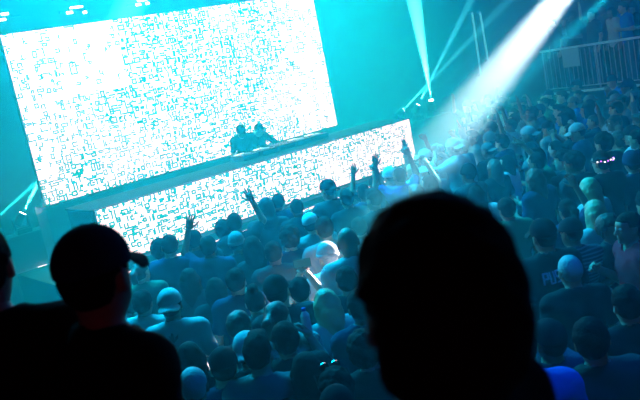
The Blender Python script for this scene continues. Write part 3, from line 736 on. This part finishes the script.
# ---- LED walls with the glyph animation
LEDW = (1.70, 1.32, 1.24)
LEDMAT = emis('led_white', LEDW, 1.0)
GLY = emis('led_teal_stroke', (0.0, 0.50, 0.47), 1.0, 'NONE')
def led_wall(name, label, x0, x1, y, z0, z1, dens, seed, depth=.10, cat='screen', cell=(.105, .12), sw=1.0):
    root = top(name, label, cat, ((x0 + x1) / 2, y, z0)); W = x1 - x0; Hh = z1 - z0; rr = random.Random(seed)
    bm = bmesh.new()
    vs = [bm.verts.new((u - W / 2, 0, v)) for u, v in ((0, 0), (W, 0), (W, Hh), (0, Hh))]; bm.faces.new(vs)
    def stroke(u0, v0, u1, v1, t):
        if abs(u1 - u0) > abs(v1 - v0): a = (min(u0, u1) - t / 2, max(u0, u1) + t / 2, v0 - t / 2, v0 + t / 2)
        else: a = (u0 - t / 2, u0 + t / 2, min(v0, v1) - t / 2, max(v0, v1) + t / 2)
        a = (max(a[0], 0), min(a[1], W), max(a[2], 0), min(a[3], Hh))
        if a[1] - a[0] < .002 or a[3] - a[2] < .002: return
        q = [bm.verts.new((p - W / 2, -.004, w)) for p, w in ((a[0], a[2]), (a[1], a[2]), (a[1], a[3]), (a[0], a[3]))]
        bm.faces.new(q).material_index = 1
    def glyph(u, v, w, h, t):
        nx, nz = 3, 3
        gx = [u + w * k / nx for k in range(nx + 1)]; gz = [v + h * k / nz for k in range(nz + 1)]
        kind = rr.random()
        if kind < .35:      # a box with something inside
            i0, j0 = rr.choice((0, 1)), rr.choice((0, 1)); i1, j1 = rr.choice((2, 3)), rr.choice((2, 3))
            for s in ((i0, j0, i1, j0), (i0, j1, i1, j1), (i0, j0, i0, j1), (i1, j0, i1, j1)):
                if rr.random() < .88: stroke(gx[s[0]], gz[s[1]], gx[s[2]], gz[s[3]], t)
        else:
            i, j = rr.randrange(4), rr.randrange(4)
            for _ in range(rr.randint(3, 6)):
                if rr.random() < .5: k = rr.randrange(4); stroke(gx[i], gz[j], gx[k], gz[j], t); i = k
                else: k = rr.randrange(4); stroke(gx[i], gz[j], gx[i], gz[k], t); j = k
        for _ in range(rr.randint(0, 2)):
            i, j = rr.randrange(3), rr.randrange(4); stroke(gx[i], gz[j], gx[i + 1], gz[j], t)
    # clumps of density
    ph = [rr.uniform(0, 6.28) for _ in range(6)]
    def clump(u, v):
        return .5 + .22 * math.sin(2.1 * u + ph[0] + 1.3 * math.sin(1.7 * v + ph[1])) + .2 * math.sin(3.1 * v + ph[2] + 1.1 * math.sin(2.3 * u + ph[3])) + .12 * math.sin(6.1 * u + ph[4]) * math.sin(5.2 * v + ph[5])
    v = 0
    while v < Hh:
        u = 0
        while u < W:
            w = cell[0] * rr.choice((.8, 1, 1, 1.3)); h = cell[1]
            d = dens(u / W, v / Hh) * (.45 + 1.1 * clump(u, v))
            if rr.random() < d * 1.45: glyph(u + .01, v + .01, w * .78, h * .8 * rr.choice((.8, 1, 1.25)), .020 * sw if d > .7 else .015 * sw)
            elif d < .3 and rr.random() < .05: glyph(u, v, .16, .19, .017 * sw)
            u += w
        v += h
    me = bpy.data.meshes.new('display_panel'); bm.to_mesh(me); bm.free()
    o = link('display_panel', me, [LEDMAT, GLY], root, (0, -.002, 0))
    bm = bmesh.new(); box(bm, -W / 2 - .012, W / 2 + .012, .0, depth, -.012, Hh + .012); bm_obj('housing', bm, BLACKM, root)
    return root
def main_d(u, v):
    d = .42 + .85 * math.exp(-((u - .52) / .30) ** 2) * (1.15 - .45 * v)
    if u < .30 and v > .55: d *= .22
    if u < .12 and v > .62: d += .35
    if u > .84: d *= .30
    if .10 < u < .4 and v < .25: d *= 1.1
    return d
SX0, SX1, SY = 4.35, 10.91, 13.0
led_wall('led_screen', 'huge glowing white screen of scattered teal glyphs behind the DJs', SX0, SX1, SY, CAMZ - .1199 * 13, CAMZ + .0986 * 13, main_d, 3, sw=1.35)
BY = 10.3
led_wall('booth_led_wall', 'long low white glyph screen along the front of the DJ booth', 4.06, 10.32, BY, 1.10, 1.875, lambda u, v: .95 if u < .62 else (.85 - 1.6 * max(0, u - .70)), 5, depth=.05, cell=(.092, .10), sw=1.15)
led_wall('stage_front_led_wall', 'lowest glyph screen on the stage front, glimpsed between heads', 4.0, 10.36, BY - .22, .22, .97, lambda u, v: .5, 8, depth=.05)
# frame carrying the main screen
fr = top('screen_support', 'black riser the main screen stands on', 'stand', ((SX0 + SX1) / 2, 13.2, 0))
bm = bmesh.new(); box(bm, -3.3, 3.3, -.22, .3, .0, 1.77, .01); bm_obj('riser_box', bm, PLY, fr)
for x in (-3.1, -1.5, 0, 1.5, 3.1):
    bm = bmesh.new(); tube(bm, (x, .0, 1.77), (x, .0, 4.5), .03); bm_obj('upright', bm, BLACKM, fr)
# stage
st = top('stage_deck', 'black stage deck under the booth and screens', 'stage', (7.2, 11.9, 0))
bm = bmesh.new(); box(bm, -3.6, 4.1, -.68, 1.05, .0, STAGE_Z, .01); bm_obj('deck_board', bm, PLY, st)
bo = top('dj_booth', 'long dark DJ desk on the stage, screens on its front', 'booth', (7.19, 10.75, 0))
bm = bmesh.new(); box(bm, -3.16, 3.16, -.38, .45, .0, 1.86, .01); bm_obj('carcass', bm, PLY, bo)
bm = bmesh.new(); box(bm, -3.17, 3.17, -.45, .50, 1.862, 1.89, .006); bm_obj('desk_top', bm, DESK, bo)
bm = bmesh.new(); box(bm, -3.26, 3.26, -.67, -.40, .0, 1.075, .008); bm_obj('front_ledge', bm, DESK, bo)
# keep the two lower walls in front of the booth's faces
bpy.data.objects['stage_front_led_wall'].location.y = 10.75 - .67 - .055
bpy.data.objects['booth_led_wall'].location.y = 10.75 - .45 - .055
LIT = emis('deck_display', (.5, 1, 1), 3.0, 'NONE')
def player(x, group, label):
    t = top('media_player', label, 'media player', (x, 10.98, 1.891), 0, group)
    bm = bmesh.new(); box(bm, -.16, .16, -.20, .20, 0, .085, .008); bm_obj('body', bm, BLACKM, t)
    bm = bmesh.new(); tube(bm, (0, -.03, .086), (0, -.03, .10), .10, .098, 28); bm_obj('jog_wheel', bm, STEEL, t)
    bm = bmesh.new(); box(bm, -.09, .09, .10, .185, .086, .094, .002); bm_obj('display', bm, LIT, t)
    for s in (-.12, .12):
        bm = bmesh.new(); tube(bm, (s, -.15, .086), (s, -.15, .098), .014); bm_obj('button', bm, STEEL, t)
for x, l in ((7.10, 'black media player at the left end of the DJ desk kit'), (7.50, 'black media player just left of the mixer'), (8.25, 'black media player just right of the mixer'), (8.64, 'black media player at the right end of the DJ desk kit')):
    player(x, 'media players on the DJ desk', l)
mx = top('mixer', 'black mixer between the media players on the desk', 'mixer', (7.875, 10.98, 1.891))
bm = bmesh.new(); box(bm, -.16, .16, -.20, .20, 0, .09, .008); bm_obj('body', bm, BLACKM, mx)
for i in range(4):
    for j in range(4):
        bm = bmesh.new(); tube(bm, (-.11 + i * .073, -.02 + j * .05, .091), (-.11 + i * .073, -.02 + j * .05, .108), .011, .009, 10); bm_obj('knob', bm, STEEL, mx)
    bm = bmesh.new(); box(bm, -.12 + i * .073, -.10 + i * .073, -.13, -.11, .091, .105, .002); bm_obj('fader', bm, STEEL, mx)
# headphones on the right DJ
hp = bmesh.new()
import itertools
pts = [Vector((.098 * math.cos(t), -.01, .02 + .115 * math.sin(t))) for t in [math.pi * k / 12 for k in range(13)]]
for a, b in zip(pts, pts[1:]): tube(hp, a, b, .010, seg=8)
for s in (1, -1): tube(hp, (s * .080, -.005, -.005), (s * .115, -.005, -.005), .036, .032, 18)
ho = bm_obj('headphones', hp, BLACKM, d2['o']); ho.matrix_local = Matrix(d2['sk']['H'].tolist())

# crowd barrier before the stage
def barrier(x, label):
    t = top('crowd_barrier', label, 'barrier', (x, 9.25, 0), 0, 'crowd barriers before the stage')
    bm = bmesh.new(); box(bm, -.58, .58, -.02, .02, .12, 1.06); bm_obj('front_panel', bm, STEEL, t)
    bm = bmesh.new(); tube(bm, (-.60, 0, 1.10), (.60, 0, 1.10), .026); bm_obj('top_rail', bm, STEEL, t)
    for s in (-.59, .59):
        bm = bmesh.new(); tube(bm, (s, 0, .03), (s, 0, 1.10), .022); tube(bm, (s, 0, 1.0), (s, .55, .03), .018); bm_obj('strut', bm, STEEL, t)
    bm = bmesh.new(); box(bm, -.60, .60, -.45, .62, .0, .03); bm_obj('tread_plate', bm, STEEL, t)
for k in range(6): barrier(4.0 + 1.22 * k, 'steel crowd barrier before the stage, ' + ('leftmost, showing beside the cap brim', 'second from the left', 'third from the left, under the open hand', 'fourth from the left, under the hooded figure', 'second from the right', 'rightmost of the row')[k])

# side terrace at the right with its rail
te = top('side_terrace', 'raised terrace with dark front behind the crowd on the right', 'terrace', (TX, 9.5, 0))
bm = bmesh.new(); box(bm, 0, 4.5, -5.5, 1.85, 0, TZ - .06); bm_obj('terrace_front', bm, DRAPE, te)
EDGE = mat('pale_edge_trim', (0.75, 0.78, 0.8), 0.5)
bm = bmesh.new(); box(bm, -.03, 4.5, -5.5, 1.85, TZ - .058, TZ - .001); bm_obj('terrace_floor', bm, PLY, te)
for a, b in ((-.05, 1.55), (1.62, 2.3), (.45, -.5)):
    pass
for a, b in ((-3.0, -2.2), (-1.1, -.35), (-.2, .75), (1.05, 1.70)):
    bm = bmesh.new(); box(bm, -.05, -.032, a, b, TZ - .05, TZ + .0); bm_obj('edge_strip', bm, EDGE, te)
ra = top('terrace_rail', 'pale handrail on posts along the upper terrace edge', 'rail', (TX + .05, 9.5, TZ))
bm = bmesh.new(); box(bm, -.03, .03, -5.4, 1.75, .96, 1.01, .008); bm_obj('handrail', bm, EDGE, ra)
for k in range(6):
    bm = bmesh.new(); tube(bm, (0, -5.3 + k * 1.40, 0), (0, -5.3 + k * 1.40, .96), .02); bm_obj('post', bm, STEEL, ra)
bm = bmesh.new()
for k in range(59):
    tube(bm, (0, -5.2 + k * .118, .08), (0, -5.2 + k * .118, .93), .007, seg=6)
tube(bm, (0, -5.3, .08), (0, 1.7, .08), .012); 
o = bm_obj('baluster_panel', bm, STEEL, ra)
bn = top('rail_banner', 'pale blank cloth hung over the upper terrace rail', 'banner', at_y(573, 52, 10.55))
bn.location = (TX - .005, 10.42, TZ + .97); 
bm = bmesh.new(); box(bm, -.012, -.002, -.22, .22, -.42, 0); bm_obj('cloth', bm, CLOTH['pale grey'], bn)
# columns under/behind the terrace
for k, (px, y) in enumerate(((609, 9.3), (640, 7.6))):
    slab('column_%d' % (k + 1), TX + .9, TX + 1.15, y, y + .25, TZ, ZC, m=BLACKM)

# ---- light fixtures
def lens_mat(s): return emis('lamp_lens_%g' % s, (.75, 1.0, 1.0), s, 'NONE')
LENS = lens_mat(30.0); LENS2 = lens_mat(5.0); LENS3 = emis('tube_glow', (.10, .75, .85), 0.7, 'NONE')
def spot(name, loc, target, deg, watts, col, radius=.03, blend=.25):
    l = bpy.data.lights.new(name, 'SPOT'); l.energy = watts; l.color = col; l.spot_size = math.radians(deg); l.spot_blend = blend; l.shadow_soft_size = radius
    o = bpy.data.objects.new(name, l); C.objects.link(o); o.location = loc
    o.rotation_euler = (Vector(target) - Vector(loc)).to_track_quat('-Z', 'Y').to_euler(); return o
def moving_head(loc, target, label, deg, watts, col, group='moving head lamps', base=1.362):
    loc = Vector(loc); d = (Vector(target) - loc).normalized()
    t = top('moving_head_lamp', label, 'stage light', loc - Vector((0, 0, .26)), 0, group)
    bm = bmesh.new(); box(bm, -.13, .13, -.10, .10, min(0, base - (loc.z - .26)), .09, .01); bm_obj('base', bm, BLACKM, t)
    bm = bmesh.new(); box(bm, -.14, -.115, -.04, .04, .09, .28, .005); box(bm, .115, .14, -.04, .04, .09, .28, .005); box(bm, -.14, .14, -.04, .04, .085, .11, .005); bm_obj('yoke', bm, BLACKM, t)
    c = Vector((0, 0, .26)); bm = bmesh.new(); tube(bm, c - d * .13, c + d * .10, .075, .062, 20); bm_obj('lamp_head', bm, BLACKM, t)
    bm = bmesh.new(); tube(bm, c + d * .101, c + d * .108, .055, .055, 20); bm_obj('lens', bm, LENS, t)
    spot('beam', loc + d * .13, target, deg, watts, col, .02)
def beamdir(a, b, depth, za):
    """the lamp sits at pixel a on the plane y=depth; the beam runs towards pixel b, on the plane y=za"""
    return at_y(*a, depth), at_y(*b, za)
CY = (.35, .95, 1.0)
a, b = beamdir((432, 104), (414, 0), 13.2, 12.6); moving_head(a, b, 'lamp at the foot of the brightest upright beam, rightmost of three', 8.0, 300000, (1, .95, 1))
a, b = beamdir((416, 109), (470, 2), 13.2, 12.8); moving_head(a, b, 'middle lamp of the three right of the big screen', 4.0, 420000, (.8, 1, 1))
a, b = beamdir((400, 113), (478, 32), 13.2, 13.0); moving_head(a, b, 'leftmost of the three lamps right of the big screen', 3.0, 420000, (.8, 1, 1))
a, b = beamdir((20, 219), (38, 183), 13.7, 13.7); moving_head(a, b, 'lamp shining up beside the left edge of the big screen', 7.0, 260000, (1, 1, 1))
a, b = beamdir((54, 205), (60, 190), 13.7, 13.7); moving_head(a, b, 'lamp half hidden under the lower left screen corner', 7.0, 260000, (1, 1, 1))
a, b = beamdir((-8, 222), (30, 188), 13.7, 13.7); moving_head(a, b, 'lamp at the left picture edge sending a faint slanting beam', 5.0, 60000, CY)
# risers the lamps stand on
def riser(x0, x1, y0, y1, z, label):
    t = top('lamp_riser', label, 'riser', ((x0 + x1) / 2, (y0 + y1) / 2, 0)); bm = bmesh.new(); box(bm, (x0 - x1) / 2, (x1 - x0) / 2, (y0 - y1) / 2, (y1 - y0) / 2, 0, z, .01); bm_obj('riser_box', bm, PLY, t); return t
riser(12.6, 14.6, 13.0, 13.8, 1.36, 'black riser carrying three lamps right of the screen')
riser(3.2, 5.2, 13.53, 14.0, 1.36, 'black riser carrying lamps left of the screen')
# short strip lamps in clusters
def strip(px, py, y, bars, label, scale=1.0):
    c = at_y(px, py, y); t = top('strip_lamp', label, 'stage light', c, 0, 'strip lamp clusters')
    bm = bmesh.new(); box(bm, -.30, .30, .03, .08, -.02, .02, .004); bm_obj('mount', bm, BLACKM, t)
    for dx, dz, w, h in bars:
        bm = bmesh.new(); box(bm, dx - w / 2, dx + w / 2, -.02, .03, dz - h / 2, dz + h / 2, .004); bm_obj('lens', bm, LENS2, t)
TRI = [(-.13, -.03, .11, .045), (.02, .05, .24, .035), (.16, -.06, .06, .05)]
strip(76, 10, 14.0, TRI, 'cluster of three small white lamps above the left part of the screen')
strip(142, 3, 14.0, [(-.08, -.02, .09, .045), (.12, -.02, .06, .045), (.02, .05, .2, .03)], 'cluster of small lamps at the top edge above the screen middle')
strip(4, 17, 14.0, [(-.04, -.04, .12, .04), (.03, .05, .12, .04)], 'pair of small lamps at the top left picture corner')
strip(42, 270, 13.5, [(.03, .04, .16, .05), (-.07, -.05, .12, .05)], 'pair of small bright lamps left of the capped silhouette')
strip(25, 276, 13.5, [(0, 0, .09, .04)], 'single small lamp low at the left beside the silhouettes')
for k, (p0, p1) in enumerate((((472, 12), (481, 75)), ((480, 12), (488, 60)))):
    A, B = Vector(at_y(*p0, 14.2)), Vector(at_y(*p1, 14.2)); t = top('light_tube', ('longer left', 'shorter right')[k] + ' one of two upright glowing tubes beside the beam', 'stage light', (B.x, 14.2, B.z), 0, 'upright light tubes')
    bm = bmesh.new(); tube(bm, (0, 0, 0), (A.x - B.x, 0, A.z - B.z), .028); bm_obj('glass_tube', bm, LENS3, t)
    for zz in (.0, A.z - B.z):
        bm = bmesh.new(); box(bm, -.04, .04, -.0, .10, zz - .03, zz + .03, .004); bm_obj('bracket', bm, BLACKM, t)

# ---- the long white beam from the upper right, and unseen area lights added to tint haze and crowd
KEY = (12.0, 6.29, 4.69)
TG = (4.12, 5.20, 1.50)
spot('key_beam', KEY, TG, 5.0, 90000, (.80, .95, 1.0), .06, .55)
K2 = at_y(672, -66, 6.2)
spot('second_beam', K2, at_y(480, 120, 6.6), 3.2, 50000, (.12, .85, 1.0), .04, .5)
def area(name, loc, target, sx, sy, watts, col, spread=180):
    l = bpy.data.lights.new(name, 'AREA'); l.shape = 'RECTANGLE'; l.size = sx; l.size_y = sy; l.spread = math.radians(spread); l.energy = watts; l.color = col
    o = bpy.data.objects.new(name, l); C.objects.link(o); o.location = loc
    o.rotation_euler = (Vector(target) - Vector(loc)).to_track_quat('-Z', 'Y').to_euler(); return o
area('stage_fill', (7.5, 13.4, 6.9), (7.5, 11.2, 0), 9, 1.2, 420, (.0, .97, .70), 80)  # unseen panel added to make the stage smoke glow
area('side_fill', (12.2, 13.2, 6.9), (11.8, 12, 0), 2, 1.0, 420, (.0, .88, .74), 80)  # added to brighten the haze right of the screen
area('back_blue', (15.0, 11.5, 7.2), (8.0, 4.5, 0), 5, 2, 80, (.0, .22, 1.0), 110)  # added from behind for blue rims and forward-scattered haze
area('blue_fill', (13.0, 4.0, 7.3), (11.0, 5.0, 0), 8, 6, 220, (.0, .20, 1.0), 140)  # unseen overhead panel added to turn the right side blue
area('crowd_teal', (5.4, 9.6, 6.9), (4.6, 6.2, 0), 5, 1, 1150, (.0, .50, .92), 80)  # unseen panel added to brighten the haze over the mid crowd
area('near_blue', (3.6, 1.2, 6.6), (3.4, 2.4, 0), 1, 1, 24, (.0, .16, 1.0), 60)  # added lamp, gives blue to the nearest people at lower right
area('red_fill', (-1.5, -1.5, 3.3), (0.6, 0.8, 2.7), .4, .2, 1.8, (1.0, .05, .25))  # added red fill behind the camera for the black foreground figures

# things held and worn
def phone(p, loc, label, lit):
    c = world_of(p, loc); t = top('phone', label, 'phone', c - Vector((0, 0, .07)), p['a'])
    bm = bmesh.new(); box(bm, -.075, .075, -.004, .005, 0, .078, .003); bm_obj('phone_case', bm, BLACKM, t)
    bm = bmesh.new(); box(bm, -.070, .070, -.006, -.0042, .004, .074); bm_obj('display', bm, emis('phone_display', *lit, 'NONE'), t)
pf = find('person filming with a phone'); phone(pf, (0, .41, 1.79), 'phone held level by the person filming at the spotlight edge', ((.1, .5, .6), .2))
pv = find('violet'); phone(pv, (0, .41, 1.79), 'violet glowing phone held up below the PUSH shirt', ((.12, .10, 1.0), .9))
bp = find('clear bottle')
GLASS = mat('clear_plastic', (.75, .85, .88), .1, spec=.8)
w = world_of(bp, (.20, .29, 1.52)); t = top('water_bottle', 'small clear bottle held beside the face below the person filming', 'bottle', w)
bm = bmesh.new(); tube(bm, (0, 0, 0), (0, 0, .15), .032, .032, 16); tube(bm, (0, 0, .15), (0, 0, .18), .032, .013, 16); bm_obj('bottle_body', bm, GLASS, t)
bm = bmesh.new(); tube(bm, (0, 0, .18), (0, 0, .20), .015, .015, 12); bm_obj('bottle_cap', bm, CLOTH['blue'], t)
# light-up band
lb = find('wearing a glinting'); H = lb['sk']['H']
band = bpy.data.objects.new('light_up_band', None); C.objects.link(band); band.parent = None
R4 = Matrix.Translation(lb['o'].location) @ Matrix.Rotation(lb['a'], 4, 'Z') @ Matrix.Scale(lb['s'], 4) @ Matrix(H.tolist())
band.matrix_world = R4; setp(band, 'light-up headband with a row of violet and white specks', 'headband')
bm = bmesh.new(); ring = [Vector((.092 * math.cos(t), -.012 + .112 * math.sin(t), .03)) for t in [2 * math.pi * k / 24 for k in range(25)]]
for a, b in zip(ring, ring[1:]): tube(bm, a, b, .008, seg=6)
bm_obj('band', bm, BLACKM, band)
SPW = emis('speck_white', (.8, .9, 1), 4, 'NONE'); SPV = emis('speck_violet', (.35, .1, 1), 4, 'NONE')
for k in range(9):
    th = math.radians(-160 + k * 17); c = Vector((.104 * math.cos(th), -.012 + .124 * math.sin(th), .03 + .006 * math.sin(k * 2.1)))
    bm = bmesh.new(); bmesh.ops.create_icosphere(bm, subdivisions=1, radius=.008); bmesh.ops.translate(bm, verts=bm.verts[:], vec=c); bm_obj('speck', bm, SPV if k % 2 else SPW, band)
# pushed-up sunglasses
sg = find('sunglasses'); band = bpy.data.objects.new('sunglasses', None); C.objects.link(band)
band.matrix_world = Matrix.Translation(sg['o'].location) @ Matrix.Rotation(sg['a'], 4, 'Z') @ Matrix.Scale(sg['s'], 4) @ Matrix(sg['sk']['H'].tolist())
setp(band, 'sunglasses pushed back on the curly head at the bottom edge', 'sunglasses')
DG = mat('dark_lens', (.02, .02, .03), .05, spec=1)
bm = bmesh.new(); tube(bm, (.10, .055, .105), (.10, -.05, .02), .004, seg=6); tube(bm, (-.10, .055, .105), (-.10, -.05, .02), .004, seg=6); tube(bm, (-.10, .055, .105), (.10, .055, .105), .005, seg=6); bm_obj('frame', bm, BLACKM, band)
for s in (-1, 1):
    bm = bmesh.new(); tube(bm, (s * .035, .06, .135), (s * .035, .068, .137), .030, .030, 18); bm_obj('lens', bm, DG, band)

# ------------------------------------------------------------------ haze, camera, view
wd = bpy.data.worlds.new('night'); S.world = wd; wd.use_nodes = True
wd.node_tree.nodes['Background'].inputs[0].default_value = (0, 0, 0, 1); wd.node_tree.nodes['Background'].inputs[1].default_value = 0
def haze(name, label, b, dens, col, g):
    m = bpy.data.materials.new(name + '_volume'); m.use_nodes = True; nt = m.node_tree; nt.nodes.clear()
    om = nt.nodes.new('ShaderNodeOutputMaterial'); v = nt.nodes.new('ShaderNodeVolumeScatter')
    v.inputs['Color'].default_value = (*col, 1); v.inputs['Density'].default_value = dens; v.inputs['Anisotropy'].default_value = g
    nt.links.new(v.outputs[0], om.inputs['Volume'])
    bm = bmesh.new(); box(bm, *b); o = bm_obj(name, bm, m); setp(o, label, 'haze', None, 'stuff'); return o
HCOL = (.04, .84, 1.0)  # cyan of the light is put into the haze colour, red removed
haze('haze', 'thin stage haze tinted blue green, kept clear of the foreground', (1.16, 17.6, -4.3, 14.25, .01, 7.5), 0.033, HCOL, .6)  # box stops short of the camera to keep foreground figures black
haze('stage_smoke', 'thicker smoke tinted turquoise, hanging over the stage and front rows', (1.3, 14.0, 8.5, 14.2, .02, 5.9), .040, (.02, 1.0, .74), .3)  # smoke colour itself carries the turquoise of the light

m = bpy.data.materials.new('beam_smoke_volume'); m.use_nodes = True; nt = m.node_tree; nt.nodes.clear()  # smoke volume added along the beam to turn its core white
om = nt.nodes.new('ShaderNodeOutputMaterial'); v = nt.nodes.new('ShaderNodeVolumeScatter')
v.inputs['Color'].default_value = (.95, 1, 1, 1); v.inputs['Density'].default_value = .05; v.inputs['Anisotropy'].default_value = .6
tc = nt.nodes.new('ShaderNodeTexCoord'); mp = nt.nodes.new('ShaderNodeVectorMath'); mp.operation = 'DIVIDE'; mp.inputs[1].default_value = (4.3, .9, .9)
ln = nt.nodes.new('ShaderNodeVectorMath'); ln.operation = 'LENGTH'; mr = nt.nodes.new('ShaderNodeMapRange'); mr.interpolation_type = 'SMOOTHSTEP'
mr.inputs['From Min'].default_value = 1.0; mr.inputs['From Max'].default_value = .25; mr.inputs['To Min'].default_value = 0; mr.inputs['To Max'].default_value = .055
nt.links.new(tc.outputs['Object'], mp.inputs[0]); nt.links.new(mp.outputs[0], ln.inputs[0]); nt.links.new(ln.outputs['Value'], mr.inputs['Value']); nt.links.new(mr.outputs[0], v.inputs['Density'])
nt.links.new(v.outputs[0], om.inputs['Volume'])
bm = bmesh.new(); bmesh.ops.create_icosphere(bm, subdivisions=4, radius=1.0)
for vv in bm.verts: vv.co = Vector((vv.co.x * 4.3, vv.co.y * .9, vv.co.z * .9)) * (1 + .04 * math.sin(7 * vv.co.x + 3 * vv.co.y))
ax = (Vector(TG) - Vector(KEY)); q = ax.to_track_quat('X', 'Z')
o = bm_obj('beam_smoke', bm, m); o.location = Vector(KEY) + ax * .47; o.rotation_euler = q.to_euler()
setp(o, 'pale smoke volume added to whiten the long beam', 'haze', None, 'stuff')
cd = bpy.data.cameras.new('camera'); cam = bpy.data.objects.new('camera', cd); C.objects.link(cam); S.camera = cam
cam.matrix_world = Matrix.Translation((0, 0, CAMZ)) @ Matrix(RW.tolist()).to_4x4()
cd.sensor_width = 36.0; cd.lens = FPX / 640 * 36.0; cd.clip_start = .05; cd.clip_end = 100
cd.dof.use_dof = True; cd.dof.focus_distance = 9.0; cd.dof.aperture_fstop = 4.5
S.view_settings.view_transform = 'Standard'; S.view_settings.look = 'None'; S.view_settings.gamma = 1; S.view_settings.use_curve_mapping = False; S.view_settings.exposure = 0.0
S.cycles.use_denoising = True
try: S.cycles.denoiser = 'OPENIMAGEDENOISE'
except Exception: pass
S.cycles.max_bounces = 4; S.cycles.diffuse_bounces = 2; S.cycles.glossy_bounces = 2; S.cycles.volume_bounces = 1; S.cycles.transmission_bounces = 3
S.cycles.sample_clamp_indirect = 4.0; S.cycles.use_light_tree = True; S.cycles.caustics_reflective = False; S.cycles.caustics_refractive = False
